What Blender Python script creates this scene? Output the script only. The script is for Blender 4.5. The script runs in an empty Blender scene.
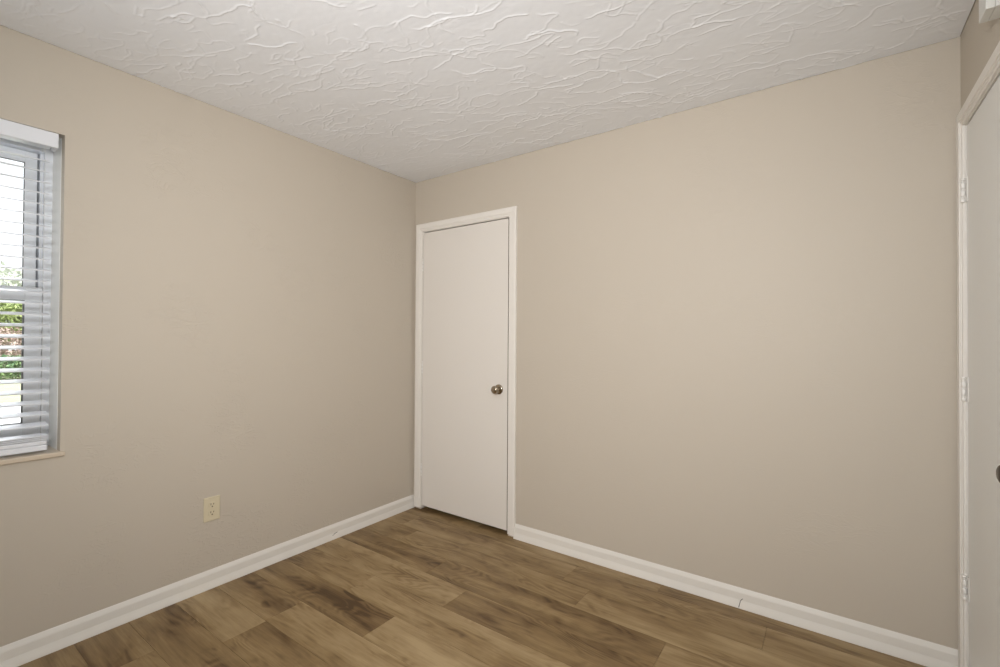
import bpy, bmesh, math, random
import numpy as np
from mathutils import Vector, Matrix

sc = bpy.context.scene
COL = sc.collection

# ------------------------------------------------------------------ camera
cd = bpy.data.cameras.new('camera')
cam = bpy.data.objects.new('camera', cd)
COL.objects.link(cam)
cd.sensor_fit = 'HORIZONTAL'
cd.sensor_width = 36.0
cd.lens = 462.276 / 1000.0 * 36.0
cd.clip_start = 0.02
cd.clip_end = 300
_c = Vector((2.54865567, -2.46297893, 1.2691066))
_f = Vector((-0.58114203, 0.81373963, 0.01008698))
_r = Vector((0.81380172, 0.58110978, 0.00617912))
_u = Vector((0.00083345, -0.01179975, 0.99993003))
M = Matrix((_r, _u, -_f)).transposed().to_4x4()
M.translation = _c
cam.matrix_world = M
sc.camera = cam

# ------------------------------------------------------------------ view, sky, lights
sc.view_settings.view_transform = 'Standard'
sc.view_settings.look = 'None'
sc.view_settings.gamma = 1.0
sc.view_settings.use_curve_mapping = False
sc.view_settings.exposure = 0.06

world = bpy.data.worlds.new('sky')
sc.world = world
world.use_nodes = True
wn = world.node_tree
bg = wn.nodes['Background']
tc = wn.nodes.new('ShaderNodeTexCoord')
sx = wn.nodes.new('ShaderNodeSeparateXYZ')
cr = wn.nodes.new('ShaderNodeValToRGB')
wn.links.new(tc.outputs['Generated'], sx.inputs[0])
wn.links.new(sx.outputs['Z'], cr.inputs[0])
wn.links.new(cr.outputs[0], bg.inputs[0])
cr.color_ramp.elements[0].position = 0.0          # hazy white low sky, much brighter high overcast
cr.color_ramp.elements[0].color = (0.158, 0.162, 0.168, 1)
cr.color_ramp.elements[1].position = 0.62
cr.color_ramp.elements[1].color = (0.93, 0.97, 1.0, 1)
_e = cr.color_ramp.elements.new(0.26)
_e.color = (0.175, 0.182, 0.190, 1)
bg.inputs[1].default_value = 7.5


def lamp(name, kind, loc, energy, color=(1, 1, 1), target=None, **kw):
    d = bpy.data.lights.new(name, kind)
    d.energy = energy
    d.color = color
    for k, v in kw.items():
        setattr(d, k, v)
    o = bpy.data.objects.new(name, d)
    COL.objects.link(o)
    o.location = loc
    if target is not None:
        o.rotation_euler = (Vector(target) - Vector(loc)).to_track_quat('-Z', 'Y').to_euler()
    return o


lamp('sun', 'SUN', (10, -6, 20), 2.6, (1.0, 0.96, 0.88), (0, 0, 0), angle=0.02)
# the photographer's flash and an added ambient fill with no fixture, both behind the camera
lamp('flash', 'SPOT', (2.1, -2.9, 1.7), 135, (1.055, 1.0, 0.96), (0.9, 0, 1.6),
     shadow_soft_size=0.25, spot_size=2.0, spot_blend=1.0)
lamp('ambient_fill', 'POINT', (2.2, -2.6, 1.7), 43, (0.95, 1.0, 1.04), shadow_soft_size=0.2)

# ------------------------------------------------------------------ materials
W, H, D = 2.9575, 2.44, 3.45          # room: x 0..W, y 0..-D, z 0..H
rnd = random.Random(7)


def mat(name, color, rough=0.5, metal=0.0, spec=0.5):
    m = bpy.data.materials.new(name)
    m.use_nodes = True
    b = m.node_tree.nodes['Principled BSDF']
    b.inputs['Base Color'].default_value = (*color, 1)
    b.inputs['Roughness'].default_value = rough
    b.inputs['Metallic'].default_value = metal
    b.inputs['Specular IOR Level'].default_value = spec
    return m


class NT:
    """small helper that writes node trees"""
    def __init__(self, m):
        self.t = m.node_tree
        self.b = self.t.nodes['Principled BSDF']

    def n(self, kind, **kw):
        o = self.t.nodes.new(kind)
        for k, v in kw.items():
            setattr(o, k, v)
        return o

    def l(self, a, b):
        self.t.links.new(a, b)

    def coord(self, scale=(1, 1, 1), rot=(0, 0, 0), src=None):
        if src is None:
            src = self.n('ShaderNodeTexCoord').outputs['Object']
        mp = self.n('ShaderNodeMapping')
        mp.inputs['Scale'].default_value = scale
        mp.inputs['Rotation'].default_value = rot
        self.l(src, mp.inputs[0])
        return mp.outputs[0]

    def noise(self, vec, scale, detail=3, rough=0.5, dist=0.0):
        o = self.n('ShaderNodeTexNoise')
        o.inputs['Scale'].default_value = scale
        o.inputs['Detail'].default_value = detail
        o.inputs['Roughness'].default_value = rough
        o.inputs['Distortion'].default_value = dist
        self.l(vec, o.inputs['Vector'])
        return o.outputs[0]

    def math(self, op, a, b=None, c=None, clamp=False):
        o = self.n('ShaderNodeMath', operation=op, use_clamp=clamp)
        for i, v in enumerate((a, b, c)):
            if v is None:
                continue
            if isinstance(v, (int, float)):
                o.inputs[i].default_value = v
            else:
                self.l(v, o.inputs[i])
        return o.outputs[0]

    def smooth(self, v, lo, hi, a=0.0, b=1.0):
        o = self.n('ShaderNodeMapRange', interpolation_type='SMOOTHSTEP')
        self.l(v, o.inputs[0])
        for i, q in enumerate((lo, hi, a, b)):
            o.inputs[i + 1].default_value = q
        return o.outputs[0]

    def ramp(self, v, stops):
        o = self.n('ShaderNodeValToRGB')
        e = o.color_ramp.elements
        while len(e) < len(stops):
            e.new(0.5)
        for k, (p, c) in enumerate(stops):
            e[k].position = p
            e[k].color = (*c, 1)
        self.l(v, o.inputs[0])
        return o.outputs[0]

    def bump(self, h, dist, strength=1.0):
        o = self.n('ShaderNodeBump')
        o.inputs['Strength'].default_value = strength
        o.inputs['Distance'].default_value = dist
        self.l(h, o.inputs['Height'])
        self.l(o.outputs[0], self.b.inputs['Normal'])


WALL_C = (0.555, 0.50, 0.425)


def wall_material(name, amount):
    m = mat(name, WALL_C, 0.55, spec=0.3)
    t = NT(m)
    c = t.coord((1, 1, 1))
    broad = t.noise(c, 3.2, 3, 0.5, 0.6)
    warp = t.noise(t.coord((1, 1.2, 2.2), (0.35, 0.35, 0.2)), 9.0, 2, 0.5, 1.4)
    lines = t.smooth(t.math('ABSOLUTE', t.math('SUBTRACT', warp, 0.5)), 0.0, 0.05, 1.0, 0.0)
    mask = t.smooth(t.noise(c, 2.6, 2), 0.48, 0.62)
    h = t.math('ADD', t.math('MULTIPLY', lines, mask), t.math('MULTIPLY', broad, 1.2))
    h = t.math('ADD', h, t.math('MULTIPLY', t.noise(c, 190.0, 2), 0.10))
    t.bump(h, amount)
    return m


M_WALL_TEX = wall_material('wall_paint_textured', 0.0008)
M_WALL = wall_material('wall_paint', 0.00025)


M_CEIL = mat('ceiling_paint', (0.87, 0.895, 0.94), 0.38, spec=0.5)


def floor_material():
    m = mat('vinyl_plank', (0.3, 0.2, 0.12), 0.45, spec=0.35)
    t = NT(m)
    tone = t.n('ShaderNodeAttribute', attribute_name='tone').outputs['Fac']
    seed = t.n('ShaderNodeAttribute', attribute_name='seed').outputs['Fac']
    oc = t.n('ShaderNodeTexCoord').outputs['Object']
    cmb = t.n('ShaderNodeCombineXYZ')
    t.l(t.math('MULTIPLY', seed, 17.3), cmb.inputs[0])
    t.l(t.math('MULTIPLY', seed, 5.1), cmb.inputs[1])
    t.l(t.math('MULTIPLY', seed, 29.7), cmb.inputs[2])
    ad = t.n('ShaderNodeVectorMath', operation='ADD')
    t.l(oc, ad.inputs[0])
    t.l(cmb.outputs[0], ad.inputs[1])
    v = ad.outputs[0]
    broad = t.noise(t.coord((1.4, 11.0, 1), src=v), 1.0, 4, 0.55, 0.6)
    blotch = t.noise(t.coord((4.0, 9.0, 1), src=v), 1.0, 3, 0.55, 0.4)
    fibre = t.noise(t.coord((7, 150, 1), src=v), 1.0, 3, 0.6, 0.2)
    warpc = t.noise(t.coord((1.6, 6.0, 1), src=v), 1.0, 2, 0.4, 0.3)
    rings = t.math('SINE', t.math('MULTIPLY', warpc, 120.0))
    ringmask = t.smooth(blotch, 0.45, 0.62)
    val = t.math('ADD', t.math('MULTIPLY_ADD', tone, 0.78, 0.06), t.math('MULTIPLY', t.math('SUBTRACT', broad, 0.5), 1.35))
    val = t.math('ADD', val, t.math('MULTIPLY', t.math('SUBTRACT', blotch, 0.5), 0.85))
    val = t.math('ADD', val, t.math('MULTIPLY', t.math('SUBTRACT', fibre, 0.5), 0.42))
    val = t.math('ADD', val, t.math('MULTIPLY', t.math('MULTIPLY', rings, ringmask), 0.12))
    knot = t.smooth(t.noise(t.coord((5.0, 13.0, 1), src=v), 1.0, 1, 0.4, 0.6), 0.70, 0.80)
    val = t.math('ADD', val, t.math('MULTIPLY', knot, 0.35))
    col = t.ramp(val, ((0.0, (0.40, 0.292, 0.158)), (0.45, (0.255, 0.170, 0.078)),
                       (0.8, (0.142, 0.084, 0.035)), (1.0, (0.078, 0.043, 0.017))))
    t.l(col, t.b.inputs['Base Color'])
    t.bump(fibre, 0.0003)
    return m


M_FLOOR = floor_material()


def satin(name, color, rough=0.38, wob=0.00012, spec=0.45):
    m = mat(name, color, rough, spec=spec)
    t = NT(m)
    t.bump(t.noise(t.coord((1, 1, 1)), 28.0, 2), wob)
    return m


M_TRIM = mat('trim_white', (0.82, 0.79, 0.745), 0.38, spec=0.45)
M_BASE = satin('baseboard_white', (0.79, 0.765, 0.72))
M_DOOR = satin('door_white', (0.78, 0.745, 0.70), 0.36)
M_VINYL = satin('window_vinyl', (0.83, 0.855, 0.90), 0.35)
M_LINER = satin('reveal_white', (0.90, 0.89, 0.86), 0.5)
M_BLIND = satin('blind_white', (0.775, 0.795, 0.84), 0.34, 0.0002)
M_CORD = mat('cord_white', (0.75, 0.75, 0.73), 0.8)
M_SILL = satin('sill_stone', (0.62, 0.53, 0.42), 0.35)
M_IVORY = satin('ivory_plastic', (0.66, 0.59, 0.43), 0.32, 0.0001)
M_SLOT = mat('slot_dark', (0.10, 0.075, 0.045), 0.6)
M_NICKEL = mat('aged_nickel', (0.42, 0.36, 0.28), 0.22, 1.0)
M_BRONZE = mat('dark_metal', (0.10, 0.085, 0.07), 0.25, 1.0)
M_GASKET = mat('glazing_gasket', (0.20, 0.205, 0.21), 0.6)
M_STRIP = mat('groove_shade_grey', (0.42, 0.43, 0.45), 0.7)
M_EDGE = mat('gap_shade_edge', (0.17, 0.12, 0.08), 0.7)
M_DOOR2 = satin('closet_door_white', (0.805, 0.805, 0.785), 0.36)
M_HINGE = satin('hinge_paint', (0.90, 0.885, 0.855), 0.3, 0.0001)
M_WHITE = satin('plastic_white', (0.74, 0.74, 0.71), 0.4, 0.0001)
M_MARK = mat('scuff_grey', (0.13, 0.12, 0.11), 0.8)


def glass_material():
    m = bpy.data.materials.new('window_glass')
    m.use_nodes = True
    t = m.node_tree
    t.nodes.remove(t.nodes['Principled BSDF'])
    out = t.nodes['Material Output']
    tr = t.nodes.new('ShaderNodeBsdfTransparent')
    gl = t.nodes.new('ShaderNodeBsdfGlossy')
    gl.inputs['Roughness'].default_value = 0.02
    fr = t.nodes.new('ShaderNodeFresnel')
    fr.inputs[0].default_value = 1.45
    mx = t.nodes.new('ShaderNodeMixShader')
    t.links.new(fr.outputs[0], mx.inputs[0])
    t.links.new(tr.outputs[0], mx.inputs[1])
    t.links.new(gl.outputs[0], mx.inputs[2])
    t.links.new(mx.outputs[0], out.inputs[0])
    return m


M_GLASS = glass_material()


def noisy(name, a, b, scale, rough=0.8):
    m = mat(name, a, rough, spec=0.2)
    t = NT(m)
    n = t.noise(t.coord((1, 1, 1)), scale, 4, 0.6)
    t.l(t.ramp(n, ((0.3, a), (0.7, b))), t.b.inputs['Base Color'])
    return m


# ------------------------------------------------------------------ mesh helpers
def link(name, bm, m, parent=None, smooth=False):
    me = bpy.data.meshes.new(name)
    bmesh.ops.recalc_face_normals(bm, faces=bm.faces[:])
    bm.to_mesh(me)
    bm.free()
    me.materials.append(m)
    if smooth:
        for p in me.polygons:
            p.use_smooth = True
        me.set_sharp_from_angle(angle=math.radians(38))
    o = bpy.data.objects.new(name, me)
    COL.objects.link(o)
    if parent is not None:
        o.parent = parent
        top = parent
        off = Vector(parent.location)
        while top.parent is not None:
            top = top.parent
            off += Vector(top.location)
        me.transform(Matrix.Translation(-off))
    return o


def root(name, loc, label, cat, kind=None, group=None):
    o = bpy.data.objects.new(name, None)
    o.empty_display_size = 0.1
    COL.objects.link(o)
    o.location = loc
    return tag(o, label, cat, kind, group)


def tag(o, label=None, cat=None, kind=None, group=None):
    for k, v in (('label', label), ('category', cat), ('kind', kind), ('group', group)):
        if v:
            o[k] = v
    return o


def box(bm, lo, hi, bevel=0.0, seg=2):
    vs = [bm.verts.new((x, y, z)) for x in (lo[0], hi[0]) for y in (lo[1], hi[1]) for z in (lo[2], hi[2])]
    fs = []
    for q in ((0, 1, 3, 2), (4, 6, 7, 5), (0, 4, 5, 1), (2, 3, 7, 6), (0, 2, 6, 4), (1, 5, 7, 3)):
        fs.append(bm.faces.new([vs[i] for i in q]))
    if bevel > 0:
        es = list({e for f in fs for e in f.edges})
        bmesh.ops.bevel(bm, geom=es, offset=bevel, segments=seg, profile=0.5, affect='EDGES')


def boxes(*bs):
    bm = bmesh.new()
    for b in bs:
        box(bm, *b)
    return bm


def loft(bm, rings, close_ring=True, caps=True):
    vr = [[bm.verts.new(p) for p in r] for r in rings]
    n = len(vr[0])
    for a, b in zip(vr, vr[1:]):
        for i in range(n if close_ring else n - 1):
            j = (i + 1) % n
            bm.faces.new((a[i], a[j], b[j], b[i]))
    if caps:
        bm.faces.new(vr[0])
        bm.faces.new(list(reversed(vr[-1])))


def lathe(bm, prof, origin, axis, n=32):
    """prof: (distance along axis, radius)"""
    a = Vector(axis).normalized()
    s = a.orthogonal().normalized()
    t = a.cross(s)
    o = Vector(origin)
    rings = [[o + a * d + (s * math.cos(2 * math.pi * k / n) + t * math.sin(2 * math.pi * k / n)) * max(r, 1e-4)
              for k in range(n)] for d, r in prof]
    loft(bm, rings)


def tube(bm, pts, r, n=8):
    rings = []
    for i, p in enumerate(pts):
        p = Vector(p)
        q = (Vector(pts[min(i + 1, len(pts) - 1)]) - Vector(pts[max(i - 1, 0)])).normalized()
        s = q.orthogonal().normalized()
        t = q.cross(s)
        rings.append([p + (s * math.cos(2 * math.pi * k / n) + t * math.sin(2 * math.pi * k / n)) * r for k in range(n)])
    loft(bm, rings)


# ------------------------------------------------------------------ the room shell
WY0, WY1 = -2.885, -1.967            # window opening in the left wall
WZ0, WZ1 = 0.795, 2.089
TL = 0.25                            # thickness of the left wall

o = link('wall_left', boxes(((-TL, -D, 0), (0, WY0, H + 0.03)), ((-TL, WY1, 0), (0, 0.0, H + 0.03)),
                            ((-TL, WY0, 0), (0, WY1, WZ0)), ((-TL, WY0, WZ1), (0, WY1, H + 0.03))), M_WALL_TEX)
tag(o, 'beige textured wall with the window and the outlet', kind='structure')

# back wall with a shallow recess that takes door_1
BX0, BX1, BZ = 0.078, 0.8625, 2.0585
o = link('wall_back', boxes(((-TL, 0, 0), (BX0, 0.2, H + 0.03)), ((BX1, 0, 0), (W + 0.2, 0.2, H + 0.03)),
                            ((BX0, 0, BZ), (BX1, 0.2, H + 0.03)), ((BX0, 0.12, 0), (BX1, 0.2, BZ))), M_WALL)
tag(o, 'plain beige wall with the narrow white door', kind='structure')

RY0, RY1, RZ = -0.810, -0.068, 2.073  # closet door recess in the right wall
o = link('wall_right', boxes(((W, RY1, 0), (W + 0.2, 0, H + 0.03)), ((W, -D, 0), (W + 0.2, RY0, H + 0.03)),
                             ((W, RY0, RZ), (W + 0.2, RY1, H + 0.03)), ((W + 0.12, RY0, 0), (W + 0.2, RY1, RZ))), M_WALL)
tag(o, 'beige wall over the closet door at the right edge', kind='structure')

o = link('wall_front', boxes(((-TL, -D - 0.2, 0), (W + 0.2, -D, H + 0.03))), M_WALL)
tag(o, 'plain beige wall behind the viewer', kind='structure')


# ------------------------------------------------------------------ ceiling: trowelled plaster, modelled in relief
def soft_noise(r, u, v):
    """smooth value noise on a random lattice, -1..1"""
    g = r.uniform(-1, 1, (256, 256))
    iu, iv = np.floor(u).astype(int), np.floor(v).astype(int)
    fu, fv = u - iu, v - iv

    def w(f):
        return ((1 - f) ** 3 / 6, (3 * f ** 3 - 6 * f ** 2 + 4) / 6, (-3 * f ** 3 + 3 * f ** 2 + 3 * f + 1) / 6, f ** 3 / 6)
    wu, wv = w(fu), w(fv)
    out = 0
    for i in range(4):
        for j in range(4):
            out = out + wu[i] * wv[j] * g[(iu + i - 1) % 256, (iv + j - 1) % 256]
    return out * 1.9


def sstep(x, a, b):
    t = np.clip((x - a) / (b - a), 0, 1)
    return t * t * (3 - 2 * t)


def make_ceiling():
    x0, x1, y0, y1 = 0.0025, W - 0.0025, -2.45, -0.0025
    st = 0.0034
    nx, ny = int((x1 - x0) / st), int((y1 - y0) / st)
    xs, ys = np.linspace(x0, x1, nx + 1), np.linspace(y0, y1, ny + 1)
    X, Y = np.meshgrid(xs, ys, indexing='ij')
    h = np.zeros_like(X)
    r = np.random.RandomState(5)
    dx, dy = xs[1] - xs[0], ys[1] - ys[0]
    #          along, across, angle, ridge height, ridge half width, mask scale, mask threshold
    for fa, fb, ang, amp, wid, ms, th in ((4.6, 11.5, 0.20, .0022, .0030, 8.0, 0.06), (5.5, 14.0, 0.05, .0020, .0028, 9.0, 0.08),
                                          (6.0, 14.0, 0.42, .0019, .0028, 9.0, 0.16), (8.0, 20.0, 0.18, .0014, .0030, 8.0, -0.05),
                                          (10.0, 26.0, 0.30, .0012, .0030, 9.0, -0.05), (9.0, 22.0, 0.02, .0012, .0030, 9.0, -0.02),
                                          (14.0, 30.0, 0.25, .0008, .0028, 9.0, -0.10)):
        c, sn = math.cos(ang), math.sin(ang)
        U, V = X * c + Y * sn, -X * sn + Y * c
        wu = soft_noise(r, U * 9 + 3.3, V * 14 + 9.1) * 0.035 + soft_noise(r, U * 30 + 1.3, V * 40 + 5.1) * 0.016
        wv = soft_noise(r, U * 9 + 7.7, V * 14 + 2.2) * 0.022 + soft_noise(r, U * 30 + 8.3, V * 40 + 4.1) * 0.013 + soft_noise(r, U * 75 + 8.3, V * 75 + 4.1) * 0.0035
        n = soft_noise(r, (U + wu) * fa + 40, (V + wv) * fb + 60)
        gx, gy = np.gradient(n, dx, dy)
        gm = np.sqrt(gx * gx + gy * gy)
        d = n / (gm + 1.2)
        m = soft_noise(r, U * ms + 11, V * ms * 1.7 + 23) + 0.35 * soft_noise(r, U * ms * 3 + 31, V * ms * 4 + 3)
        m = sstep(m, th, th + 0.30) * sstep(gm, 2.0, 7.0)
        h += m * amp * (np.exp(-(d / wid) ** 2) + 0.22 * sstep(d, -.008, .008) * np.exp(-np.maximum(d, 0) / .05))
    h += 0.0007 * soft_noise(r, X * 7 + 5, Y * 9 + 70) + 0.00012 * soft_noise(r, X * 80 + 5, Y * 80 + 90)
    h -= h.min()
    z = H + 0.001 - h
    co = np.stack([X, Y, z], -1).reshape(-1, 3)
    idx = np.arange((nx + 1) * (ny + 1)).reshape(nx + 1, ny + 1)
    q = np.stack([idx[:-1, :-1], idx[:-1, 1:], idx[1:, 1:], idx[1:, :-1]], -1).reshape(-1, 4)
    # flat remainder behind the viewer, and the slab above
    k = len(co)
    ex = [(x0, -D, H), (x1, -D, H), (x1, y0 + .002, H), (x0, y0 + .002, H)]
    a, b = (-TL, -D - 0.2, H + 0.015), (W + 0.2, 0.2, H + 0.2)
    ex += [(x, y, zz) for x in (a[0], b[0]) for y in (a[1], b[1]) for zz in (a[2], b[2])]
    co = np.concatenate([co, np.array(ex)])
    eq = [(k, k + 3, k + 2, k + 1)] + [tuple(k + 4 + i for i in f) for f in
                                       ((0, 1, 3, 2), (4, 6, 7, 5), (0, 4, 5, 1), (2, 3, 7, 6), (0, 2, 6, 4), (1, 5, 7, 3))]
    q = np.concatenate([q, np.array(eq)])
    me = bpy.data.meshes.new('ceiling')
    me.vertices.add(len(co))
    me.vertices.foreach_set('co', co.astype(np.float32).ravel())
    me.loops.add(q.size)
    me.loops.foreach_set('vertex_index', q.astype(np.int32).ravel())
    me.polygons.add(len(q))
    me.polygons.foreach_set('loop_start', np.arange(0, q.size, 4, dtype=np.int32))
    sm = np.ones(len(q), dtype=bool)
    sm[-7:] = False
    me.polygons.foreach_set('use_smooth', sm)
    me.update(calc_edges=True)
    me.validate()
    me.materials.append(M_CEIL)
    o = bpy.data.objects.new('ceiling', me)
    COL.objects.link(o)
    tag(o, 'white ceiling with a hand-trowelled plaster texture', kind='structure')


make_ceiling()

# ------------------------------------------------------------------ floor: planks laid along the back wall
def make_floor():
    bm = bmesh.new()
    lt = bm.faces.layers.float.new('tone')
    ls = bm.faces.layers.float.new('seed')
    PW, G = 0.1815, 0.0005
    butts = {0: [0.62, 1.84], 1: [0.18, 1.40, 2.32], 2: [0.34, 1.56, 2.78], 3: [0.77, 1.99], 4: [1.06, 2.28],
             5: [0.575, 1.795], 6: [0.935, 2.155], 7: [0.49, 1.71], 8: [0.50, 1.72], 9: [1.05, 2.27], 10: [0.33, 1.55, 2.77]}
    tones = {0: [.60, .55, .58], 1: [.5, .42, .56, .30], 2: [.44, .42, .36, .4], 3: [.66, .64, .34], 4: [.32, .64, .5],
             5: [.50, .36, .5], 6: [.72, .20, .4], 7: [.62, .36, .5], 8: [.34, .60, .4], 9: [.64, .5, .4],
             10: [.72, .6, .5, .4]}
    r = random.Random(11)
    y1 = 0.12
    for k in range(21):
        y0 = -0.105 - PW * k
        if y0 < -D:
            y0 = -D
        if k in butts:
            xs, ts = butts[k], tones[k]
        else:
            a = r.uniform(0.1, 1.2)
            xs = [a + 1.22 * i for i in range(3) if a + 1.22 * i < W - 0.1]
            ts = [r.uniform(0.25, 0.75) for _ in range(4)]
        ed = [0.0] + xs + [W + 0.12]
        for i in range(len(ed) - 1):
            xa, xb = ed[i] + G, ed[i + 1] - G
            q = [(xa, y0 + G), (xb, y0 + G), (xb, y1 - G), (xa, y1 - G)]
            top = [bm.verts.new((x, y, 0)) for x, y in q]
            bot = [bm.verts.new((x, y, -0.004)) for x, y in q]
            fs = [bm.faces.new(top)] + [bm.faces.new((top[j], bot[j], bot[(j + 1) % 4], top[(j + 1) % 4])) for j in range(4)]
            sd = r.uniform(0, 10)
            for f in fs:
                f[lt] = ts[i]
                f[ls] = sd
        y1 = y0
        if y0 <= -D:
            break
    n0 = set(bm.faces)
    box(bm, (-TL, -D - 0.2, -0.15), (W + 0.2, 0.2, -0.004))
    for f in bm.faces:
        if f not in n0:
            f[lt] = 1.0
    o = link('floor', bm, M_FLOOR)
    tag(o, 'brown wood-look plank floor running along the back wall', kind='structure')


make_floor()

# ------------------------------------------------------------------ baseboards
BPROF = [(0, 0), (.0160, 0), (.0160, .004), (.0146, .012), (.0123, .022), (.0098, .032), (.0085, .038), (.0085, .070),
         (.0072, .0755), (.0032, .0875), (.0014, .092), (0, .092)]


def baseboard(name, fn, a, b, label):
    bm = bmesh.new()
    n = 24
    loft(bm, [[fn(a + (b - a) * i / n, d, z) for d, z in BPROF] for i in range(n + 1)])
    o = link(name, bm, M_BASE)
    tag(o, label, kind='structure')
    return o


bl = baseboard('baseboard_left', lambda s, d, z: (d, s, z), -D, -0.0005, 'white baseboard along the window wall')
bb = baseboard('baseboard_back', lambda s, d, z: (s, -d, z), 0.914, W, 'white baseboard along the back wall right of the door')
baseboard('baseboard_right', lambda s, d, z: (W - d, s, z), -D, -0.87, 'white baseboard behind the viewer beside the closet door')


def scuff(parent, pts):
    bm = bmesh.new()
    tube(bm, pts, 0.0015, 6)
    o = link('scuff_mark', bm, M_MARK, parent)
    o['label'] = 'small grey scuff on the white baseboard'


scuff(bb, [(2.196, -0.0160, 0.005), (2.200, -0.0124, 0.022), (2.203, -0.0092, 0.036), (2.212, -0.0086, 0.047)])
scuff(bl, [(0.0117, -0.70, 0.025), (0.0098, -0.685, 0.033), (0.0089, -0.665, 0.037)])

# ------------------------------------------------------------------ doors
CPROF = [(0, 0), (0, .0070), (.002, .0082), (.0115, .0082), (.0125, .0110), (.0195, .0112), (.0208, .0145), (.050, .0158),
         (.0555, .0140), (.058, .0085), (.058, 0)]


def casing(fn, u0, u1, vt, z0, parent):
    bm = bmesh.new()
    loft(bm, [[fn(u0 - o_, z0, t) for o_, t in CPROF], [fn(u0 - o_, vt + o_, t) for o_, t in CPROF],
              [fn(u1 + o_, vt + o_, t) for o_, t in CPROF], [fn(u1 + o_, z0, t) for o_, t in CPROF]])
    return link('casing', bm, M_TRIM, parent)


def frame_boxes(fn, u0, u1, vt, z0, depth, th, stop):
    """jamb lining the recess: three boards and a door stop, as one mesh"""
    bm = bmesh.new()

    def b(ua, ub, va, vb, ta, tb):
        P, Q = fn(ua, va, ta), fn(ub, vb, tb)
        box(bm, [min(p, q) for p, q in zip(P, Q)], [max(p, q) for p, q in zip(P, Q)])
    b(u0, u0 + th, z0, vt, 0, -depth)
    b(u1 - th, u1, z0, vt, 0, -depth)
    b(u0 + th, u1 - th, vt - th, vt, 0, -depth)
    s0, s1 = -stop, -stop - 0.012
    b(u0 + th, u0 + th + 0.012, z0, vt - th, s0, s1)
    b(u1 - th - 0.012, u1 - th, z0, vt - th, s0, s1)
    b(u0 + th, u1 - th, vt - th - 0.012, vt - th, s0, s1)
    return bm


# door_1, the narrow flush door in the corner
fb = lambda u, v, t: (u, -t, v)
d1 = root('door_1', (0.47, 0, 0), 'narrow white flush door in the corner of the back wall', 'door', 'structure')
casing(fb, 0.077, 0.862, 2.058, 0.014, d1)
link('jamb', frame_boxes(fb, 0.0785, 0.862, 2.058, 0.010, 0.11, 0.004, 0.040), M_TRIM, d1)
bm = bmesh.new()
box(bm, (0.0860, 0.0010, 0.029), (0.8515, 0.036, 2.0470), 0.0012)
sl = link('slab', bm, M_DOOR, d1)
sl.data.materials.append(M_EDGE)          # latch and bottom edges coloured dark to paint the shade in the gaps
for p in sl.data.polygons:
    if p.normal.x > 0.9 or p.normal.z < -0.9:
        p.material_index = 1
kx, kz = 0.783, 0.934
bm = bmesh.new()
lathe(bm, [(0, 0.0325), (.002, .033), (.005, .032), (.008, .028), (.010, .019), (.011, .0125)], (kx, 0.001, kz), (0, -1, 0), 40)
ros = link('rosette', bm, M_NICKEL, d1, True)
ros['label'] = 'round metal rosette'
bm = bmesh.new()
lathe(bm, [(.009, .0115), (.022, .0105), (.028, .0125), (.032, .019), (.037, .0245), (.045, .0268), (.053, .0255), (.059, .021),
           (.0615, .015), (.062, .001)], (kx, 0.001, kz), (0, -1, 0), 40)
kn = link('knob', bm, M_NICKEL, d1, True)
kn['label'] = 'round metal door knob'


def hinge(parent, fn, u, zc, hh, r, leaf_a, leaf_b, t0, ta=0.0):
    """painted butt hinge: knuckles on a pin with open notches between them, leaves either side"""
    bm = bmesh.new()
    lathe(bm, [(0, r * .35), (hh, r * .35)], fn(u, zc - hh / 2, t0), (0, 0, 1), 10)
    kn_ = [(0.0, .13), (.25, .47), (.59, .81), (.93, 1.0)]
    for a, b_ in kn_:
        lathe(bm, [(a * hh, r * .9), (a * hh + .001, r), (b_ * hh - .001, r), (b_ * hh, r * .9)], fn(u, zc - hh / 2, t0), (0, 0, 1), 14)

    def b(ua, ub, va, vb, t1, t2):
        P, Q = fn(ua, va, t1), fn(ub, vb, t2)
        box(bm, [min(p, q) for p, q in zip(P, Q)], [max(p, q) for p, q in zip(P, Q)])
    if leaf_a:
        b(u + r * 1.1, u + leaf_a, zc - hh / 2, zc + hh / 2, ta, ta + .002)
        b(u, u + r * 1.1, zc - hh / 2 + .25 * hh, zc - hh / 2 + .46 * hh, ta, ta + .002)
        b(u, u + r * 1.1, zc - hh / 2 + .85 * hh, zc + hh / 2, ta, ta + .002)
    if leaf_b:
        b(u - leaf_b, u - r * 1.1, zc - hh / 2, zc + hh / 2, -.0028, -.0008)
        b(u - r * 1.1, u, zc - hh / 2, zc - hh / 2 + .17 * hh, -.0028, -.0008)
        b(u - r * 1.1, u, zc - hh / 2 + .55 * hh, zc - hh / 2 + .76 * hh, -.0028, -.0008)
    return link('hinge', bm, M_HINGE, parent, True)


for z in (1.81, 1.05, 0.292):
    hinge(d1, fb, 0.0838, z, 0.088, 0.0040, 0, 0, 0.0025)

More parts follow.
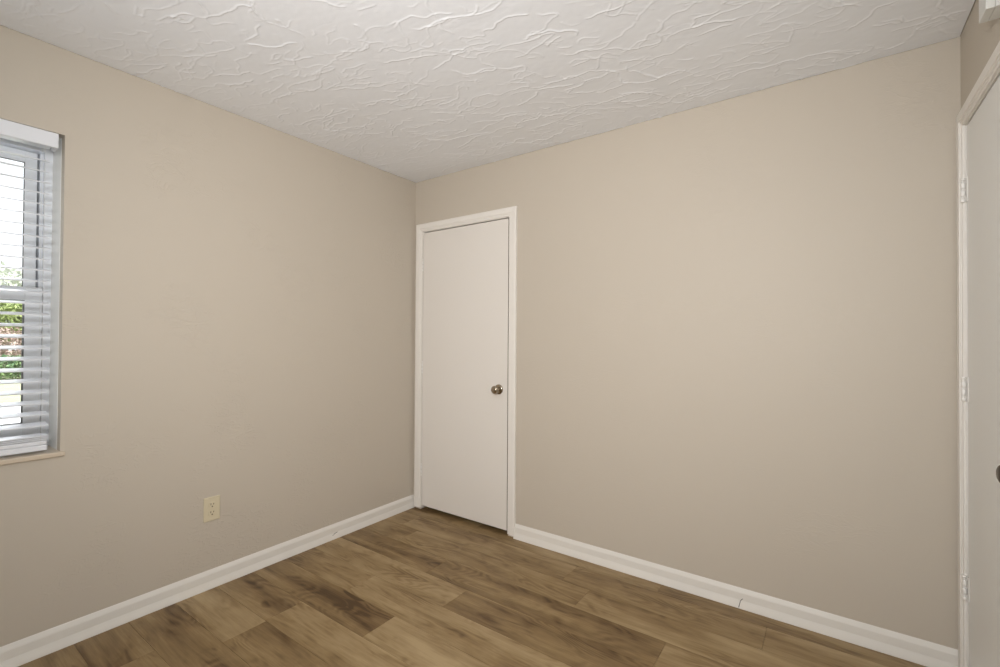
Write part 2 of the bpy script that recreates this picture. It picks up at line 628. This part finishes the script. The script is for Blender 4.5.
# door_2, the closet door at the right edge
fr_ = lambda u, v, t: (W - t, u, v)
d2 = root('door_2', (W, -0.42, 0), 'flush white closet door with painted hinges at the right edge', 'door', 'structure')
casing(fr_, -0.809, -0.069, 2.072, 0.014, d2)
link('jamb', frame_boxes(fr_, -0.8095, -0.0685, 2.0725, 0.010, 0.11, 0.004, 0.043), M_TRIM, d2)
bm = bmesh.new()
box(bm, (W + 0.003, -0.8015, 0.028), (W + 0.038, -0.0775, 2.0630), 0.0015)
link('slab', bm, M_DOOR2, d2)
for z in (1.828, 1.092, 0.362):
    hinge(d2, fr_, -0.0735, z, 0.089, 0.0062, 0.020, 0.020, 0.0070, 0.0084)
ky, kz = -0.748, 0.928
bm = bmesh.new()
lathe(bm, [(0, 0.0325), (.002, .033), (.005, .032), (.008, .028), (.010, .019), (.011, .0125)], (W + 0.003, ky, kz), (-1, 0, 0), 40)
link('rosette', bm, M_BRONZE, d2, True)['label'] = 'dark round rosette'
bm = bmesh.new()
lathe(bm, [(.009, .0115), (.022, .0105), (.028, .0125), (.032, .019), (.037, .0245), (.045, .0268), (.053, .0255), (.059, .021),
           (.0615, .015), (.062, .001)], (W + 0.003, ky, kz), (-1, 0, 0), 40)
link('knob', bm, M_BRONZE, d2, True)['label'] = 'dark round door knob'

# ------------------------------------------------------------------ window_1
w1 = root('window_1', (-0.20, (WY0 + WY1) / 2, WZ0), 'white vinyl single-hung window in the left wall', 'window', 'structure')


def ring(x0, x1, y0, y1, z0, z1, st, top, bot, bev=0.002):
    bm = bmesh.new()
    box(bm, (x0, y0, z0), (x1, y0 + st, z1), bev)
    box(bm, (x0, y1 - st, z0), (x1, y1, z1), bev)
    box(bm, (x0, y0 + st, z1 - top), (x1, y1 - st, z1), bev)
    box(bm, (x0, y0 + st, z0), (x1, y1 - st, z0 + bot), bev)
    return bm


# white painted reveal from 5 cm behind the wall face to the frame
bm = boxes(((-0.190, WY1 - 0.0010, WZ0), (-0.050, WY1, WZ1)), ((-0.190, WY0, WZ0), (-0.050, WY0 + 0.0010, WZ1)),
           ((-0.190, WY0 + 0.0010, WZ1 - 0.0010), (-0.050, WY1 - 0.0010, WZ1)))
link('reveal_lining', bm, M_LINER, w1)
link('frame', ring(-0.249, -0.187, WY0 + .0005, WY1 - .0005, WZ0, WZ1 - .0005, 0.0245, 0.036, 0.030), M_VINYL, w1)
us = link('upper_sash', ring(-0.244, -0.222, WY0 + 0.043, WY1 - 0.0430, 1.425, 2.050, 0.0375, 0.048, 0.040), M_VINYL, w1)
link('track', boxes(((-0.246, WY1 - 0.0350, 0.83), (-0.220, WY1 - 0.0248, 2.052)), ((-0.246, WY0 + 0.0248, 0.83), (-0.220, WY0 + 0.0350, 2.052))), M_VINYL, w1)
ls = link('lower_sash', ring(-0.216, -0.192, WY0 + 0.027, WY1 - 0.0268, 0.826, 1.472, 0.0530, 0.056, 0.076), M_VINYL, w1)
link('pane', boxes(((-0.236, WY0 + 0.079, 1.463), (-0.232, WY1 - 0.079, 2.004))), M_GLASS, us)
link('pane', boxes(((-0.206, WY0 + 0.079, 0.900), (-0.202, WY1 - 0.079, 1.417))), M_GLASS, ls)
g = 0.0028
link('groove_backing', boxes(((-0.2475, WY1 - 0.0445, 0.83), (-0.2435, WY1 - 0.0248, 2.052)), ((-0.2475, WY0 + 0.0248, 0.83), (-0.2435, WY0 + 0.0445, 2.052))), M_STRIP, w1)  # added backing: keeps outside light out of the groove, grey for its shade
link('gasket', ring(-0.2310, -0.2240, WY0 + 0.0803, WY1 - 0.0803, 1.4648, 2.0022, g, g, g, 0), M_GASKET, us)
link('gasket', ring(-0.2010, -0.1940, WY0 + 0.0798, WY1 - 0.0797, 0.9018, 1.4162, .0055, g, g, 0), M_GASKET, ls)
bm = bmesh.new()
box(bm, (-0.186, WY0 - 0.012, 0.779), (0.011, WY1 + 0.0125, 0.797), 0.003)
si = link('sill', bm, M_SILL, w1)
si['label'] = 'beige stone window sill'

# ------------------------------------------------------------------ window blind
vb = root('window_blind', (-0.05, (WY0 + WY1) / 2, 0.80), 'white horizontal slat blind with a flat valance, slats open, hanging in the window', 'blind')
BY0, BY1 = WY0 + 0.033, WY1 - 0.033
bm = bmesh.new()
box(bm, (-0.012, WY0 + 0.020, 2.0275), (0.002, WY1 - 0.0185, 2.0875), 0.0035, 3)
for y0 in (WY0 + 0.0205, WY1 - 0.031):
    box(bm, (-0.058, y0, 2.0275), (-0.0122, y0 + 0.012, 2.0872), 0.0015)
link('valance', bm, M_BLIND, vb)
bm = bmesh.new()
box(bm, (-0.078, BY0, 2.036), (-0.020, BY1, 2.084), 0.002)
link('headrail', bm, M_BLIND, vb)


def slat(bm, z, tilt=math.radians(11.5), depth=0.050, th=0.0036, crown=0.0022):
    n = 6
    up, dn = [], []
    for i in range(n + 1):
        s = (i / n - 0.5) * depth
        c = crown * (1 - (2 * s / depth) ** 2)
        for arr, off in ((up, th / 2), (dn, -th / 2)):
            u, v = s, c + off
            # s>0 is the room side; the room edge sits lower
            arr.append((-0.050 + u * math.cos(tilt) + v * math.sin(tilt), z - u * math.sin(tilt) + v * math.cos(tilt)))
    prof = up + dn[::-1]
    loft(bm, [[(x, y, zz) for x, zz in prof] for y in (BY0, BY1)])


bm = bmesh.new()
zs = [1.934 - 0.04455 * k for k in range(-1, 24)]
for z in zs:
    slat(bm, z)
for k in range(3):
    slat(bm, 0.884 - 0.0065 * k - 0.018, math.radians(6))
link('slats', bm, M_BLIND, vb, True)
bm = bmesh.new()
box(bm, (-0.077, BY0, 0.806), (-0.023, BY1, 0.829), 0.005, 3)
box(bm, (-0.075, BY0 + .001, 0.8295), (-0.025, BY1 - .001, 0.846), 0.004, 3)
link('bottom_rail', bm, M_BLIND, vb)
for y in (WY1 - 0.0535, (WY0 + WY1) / 2, WY0 + 0.0535):
    bm = bmesh.new()
    for x in (-0.0245, -0.0755):
        tube(bm, [(x, y, 2.036), (x, y, 0.829)], 0.0005, 6)
    link('ladder_cord', bm, M_CORD, vb)

# ------------------------------------------------------------------ wall outlet
oy, oz = -1.397, 0.398
ot = root('wall_outlet', (0, oy, oz), 'ivory double outlet on the window wall above the baseboard', 'outlet')
bm = bmesh.new()
box(bm, (0, oy - 0.0385, oz - 0.0605), (0.0062, oy + 0.0385, oz + 0.0605), 0.0032, 3)
link('cover_plate', bm, M_IVORY, ot)
for dz in (0.0198, -0.0198):
    bm = bmesh.new()
    n = 28
    pr = []
    for k in range(n):
        a = 2 * math.pi * k / n
        pr.append((max(-.0168, min(.0168, .0185 * math.cos(a))), max(-.0142, min(.0142, .0185 * math.sin(a)))))
    loft(bm, [[(0.006, oy + a, oz + dz + b) for a, b in pr], [(0.0078, oy + a, oz + dz + b) for a, b in pr],
              [(0.0082, oy + a * .95, oz + dz + b * .95) for a, b in pr]])
    rc = link('receptacle', bm, M_IVORY, ot)
    bm = bmesh.new()
    box(bm, (0.0079, oy - 0.0078, oz + dz - 0.0005), (0.0086, oy - 0.0050, oz + dz + 0.0095))
    box(bm, (0.0079, oy + 0.0050, oz + dz + 0.0005), (0.0086, oy + 0.0078, oz + dz + 0.0085))
    lathe(bm, [(0, .0034), (.0007, .0034)], (0.0079, oy, oz + dz - 0.0075), (1, 0, 0), 14)
    link('contact_slots', bm, M_SLOT, rc)['label'] = 'dark plug openings'
bm = bmesh.new()
lathe(bm, [(0, .0032), (.001, .003), (.0014, .0018)], (0.006, oy, oz), (1, 0, 0), 14)
link('screw', bm, M_IVORY, ot)

# ------------------------------------------------------------------ small box above the closet door
cb = root('wall_chime', (W, -0.565, 2.265), 'small white rounded plastic box high on the wall above the closet door', 'chime')
bm = bmesh.new()
box(bm, (W - 0.0266, -0.5962, 2.2160), (W, -0.5198, 2.3540), 0.0015, 3)
link('base', bm, M_WHITE, cb)
bm = bmesh.new()
box(bm, (W - 0.047, -0.5965, 2.2155), (W - 0.0268, -0.5195, 2.3545), 0.0025, 3)
link('cover', bm, M_WHITE, cb)

# ------------------------------------------------------------------ outdoors, through the window
GZ = -0.20
M_LAWN = noisy('lawn_grass', (0.15, 0.16, 0.085), (0.19, 0.195, 0.12), 3.0)
M_CONC = noisy('concrete', (0.30, 0.30, 0.29), (0.36, 0.355, 0.345), 2.0)
M_BARK = noisy('bark', (0.12, 0.085, 0.06), (0.2, 0.15, 0.11), 9.0)


def terrain(name, x0, x1, y0, y1, z, m, label, nx=30, ny=30, amp=0.0, kind='structure'):
    bm = bmesh.new()
    r = random.Random(3)
    g_ = [[bm.verts.new((x0 + (x1 - x0) * i / nx, y0 + (y1 - y0) * j / ny, z + r.uniform(-amp, amp))) for j in range(ny + 1)]
          for i in range(nx + 1)]
    for i in range(nx):
        for j in range(ny):
            bm.faces.new((g_[i][j], g_[i + 1][j], g_[i + 1][j + 1], g_[i][j + 1]))
    o = link(name, bm, m)
    tag(o, label, kind=kind)
    return o


terrain('lawn', -60, -0.26, -25, 25, GZ, M_LAWN, 'sunlit green lawn outside the window', amp=0.015)
o = link('driveway', boxes(((-11.7, -24, GZ - 0.05), (-4.5, 24, GZ + 0.02))), M_CONC)
tag(o, 'pale concrete driveway crossing the lawn outside', kind='structure')


def leaf_mass(bm, blobs, count, size, r):
    """leaves (two-triangle folded blades) scattered through a set of ellipsoids"""
    tot = sum(b[3] * b[4] * b[5] for b in blobs)
    for (cx, cy, cz, rx, ry, rz) in blobs:
        for _ in range(max(20, int(count * rx * ry * rz / tot))):
            while True:
                p = Vector((r.uniform(-1, 1), r.uniform(-1, 1), r.uniform(-1, 1)))
                if 0.25 < p.length < 1:
                    break
            p = p * (0.55 + 0.45 * r.random()) / max(p.length, .5) if r.random() < .6 else p
            c = Vector((cx + p.x * rx, cy + p.y * ry, cz + p.z * rz))
            a = Vector((r.gauss(0, 1), r.gauss(0, 1), r.gauss(0, .7))).normalized()
            s = a.orthogonal().normalized()
            s.rotate(Matrix.Rotation(r.uniform(0, 6.28), 3, a))
            nrm = a.cross(s)
            L, wd = size * r.uniform(.7, 1.3), size * r.uniform(.3, .5)
            v = [bm.verts.new(c - a * L), bm.verts.new(c + s * wd + nrm * wd * .3), bm.verts.new(c + a * L),
                 bm.verts.new(c - s * wd + nrm * wd * .3)]
            bm.faces.new((v[0], v[1], v[2]))
            bm.faces.new((v[0], v[2], v[3]))


def leaf_mat(name, a, b):
    m = mat(name, a, 0.6, spec=0.25)
    t = NT(m)
    n = t.noise(t.coord((1, 1, 1)), 2.2, 3, 0.6)
    t.l(t.ramp(n, ((0.35, a), (0.65, b))), t.b.inputs['Base Color'])
    return m


LM = {'light': leaf_mat('leaf_light', (0.20, 0.26, 0.08), (0.29, 0.33, 0.15)),
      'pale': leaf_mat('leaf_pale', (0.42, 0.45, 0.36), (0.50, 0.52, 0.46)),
      'green': leaf_mat('leaf_green', (0.05, 0.11, 0.05), (0.15, 0.22, 0.08)),
      'red': leaf_mat('leaf_red', (0.25, 0.17, 0.145), (0.36, 0.29, 0.24))}


def plant(name, x, y, blobs, kind, count, size, label, cat, group=None, trunk=None, seed=1):
    r = random.Random(seed)
    rt = root(name, (x, y, GZ), label, cat, None, group)
    bm = bmesh.new()
    leaf_mass(bm, [(x + b[0], y + b[1], GZ + b[2], b[3], b[4], b[5]) for b in blobs], count, size, r)
    link('foliage', bm, LM[kind], rt)
    bm = bmesh.new()
    tr, th = trunk if trunk else (0.03, 0.4)
    pts = [Vector((x + r.uniform(-1, 1) * tr * i * .6, y + r.uniform(-1, 1) * tr * i * .6, GZ + th * i / 4)) for i in range(5)]
    rings = []
    for i, p in enumerate(pts):
        rr = tr * (1.25 if i == 0 else 1 - .14 * i)
        rings.append([p + Vector((math.cos(k * .785) * rr, math.sin(k * .785) * rr, 0)) for k in range(8)])
    loft(bm, rings)
    for k in range(5):
        a = k * 1.256 + r.uniform(-.3, .3)
        e = pts[-1] + Vector((math.cos(a), math.sin(a), 1.1)) * th * .4
        tube(bm, [pts[-2], (pts[-1] + e) / 2 + Vector((0, 0, -.05 * th)), e], tr * .35, 6)
    link('stem' if not trunk else 'trunk', bm, M_BARK, rt)
    return rt


plant('shrub', -19.6, 0.8, [(0, -1.5, .34, .7, .9, .36), (.1, -.4, .40, .6, .9, .42), (-.2, .5, .45, .6, .8, .42), (0, 1.5, .38, .6, .9, .40)],
      'green', 5200, .06, 'low green shrub at the far lawn edge in front of the red-brown bush', 'shrub', seed=22)
plant('red_bush', -22.5, 0.9, [(0, -1.5, .9, .9, 1.5, .75), (0, 0, 1.0, .9, 1.5, .8), (0, 1.5, .9, .9, 1.4, .75)], 'red', 5200, .08,
      'red-brown leafy bush behind the low green shrubs', 'bush', seed=31)
plant('tree', -29.0, 1.7, [(0, 0, 2.2, 2.0, 2.6, 1.3), (0, -2.4, 1.9, 1.8, 2.0, 1.1), (0, 2.2, 1.9, 1.8, 2.0, 1.1)], 'light', 12000, .14,
      'bright yellow-green tree behind the red-brown bush', 'tree', trunk=(.16, 1.7), seed=41)
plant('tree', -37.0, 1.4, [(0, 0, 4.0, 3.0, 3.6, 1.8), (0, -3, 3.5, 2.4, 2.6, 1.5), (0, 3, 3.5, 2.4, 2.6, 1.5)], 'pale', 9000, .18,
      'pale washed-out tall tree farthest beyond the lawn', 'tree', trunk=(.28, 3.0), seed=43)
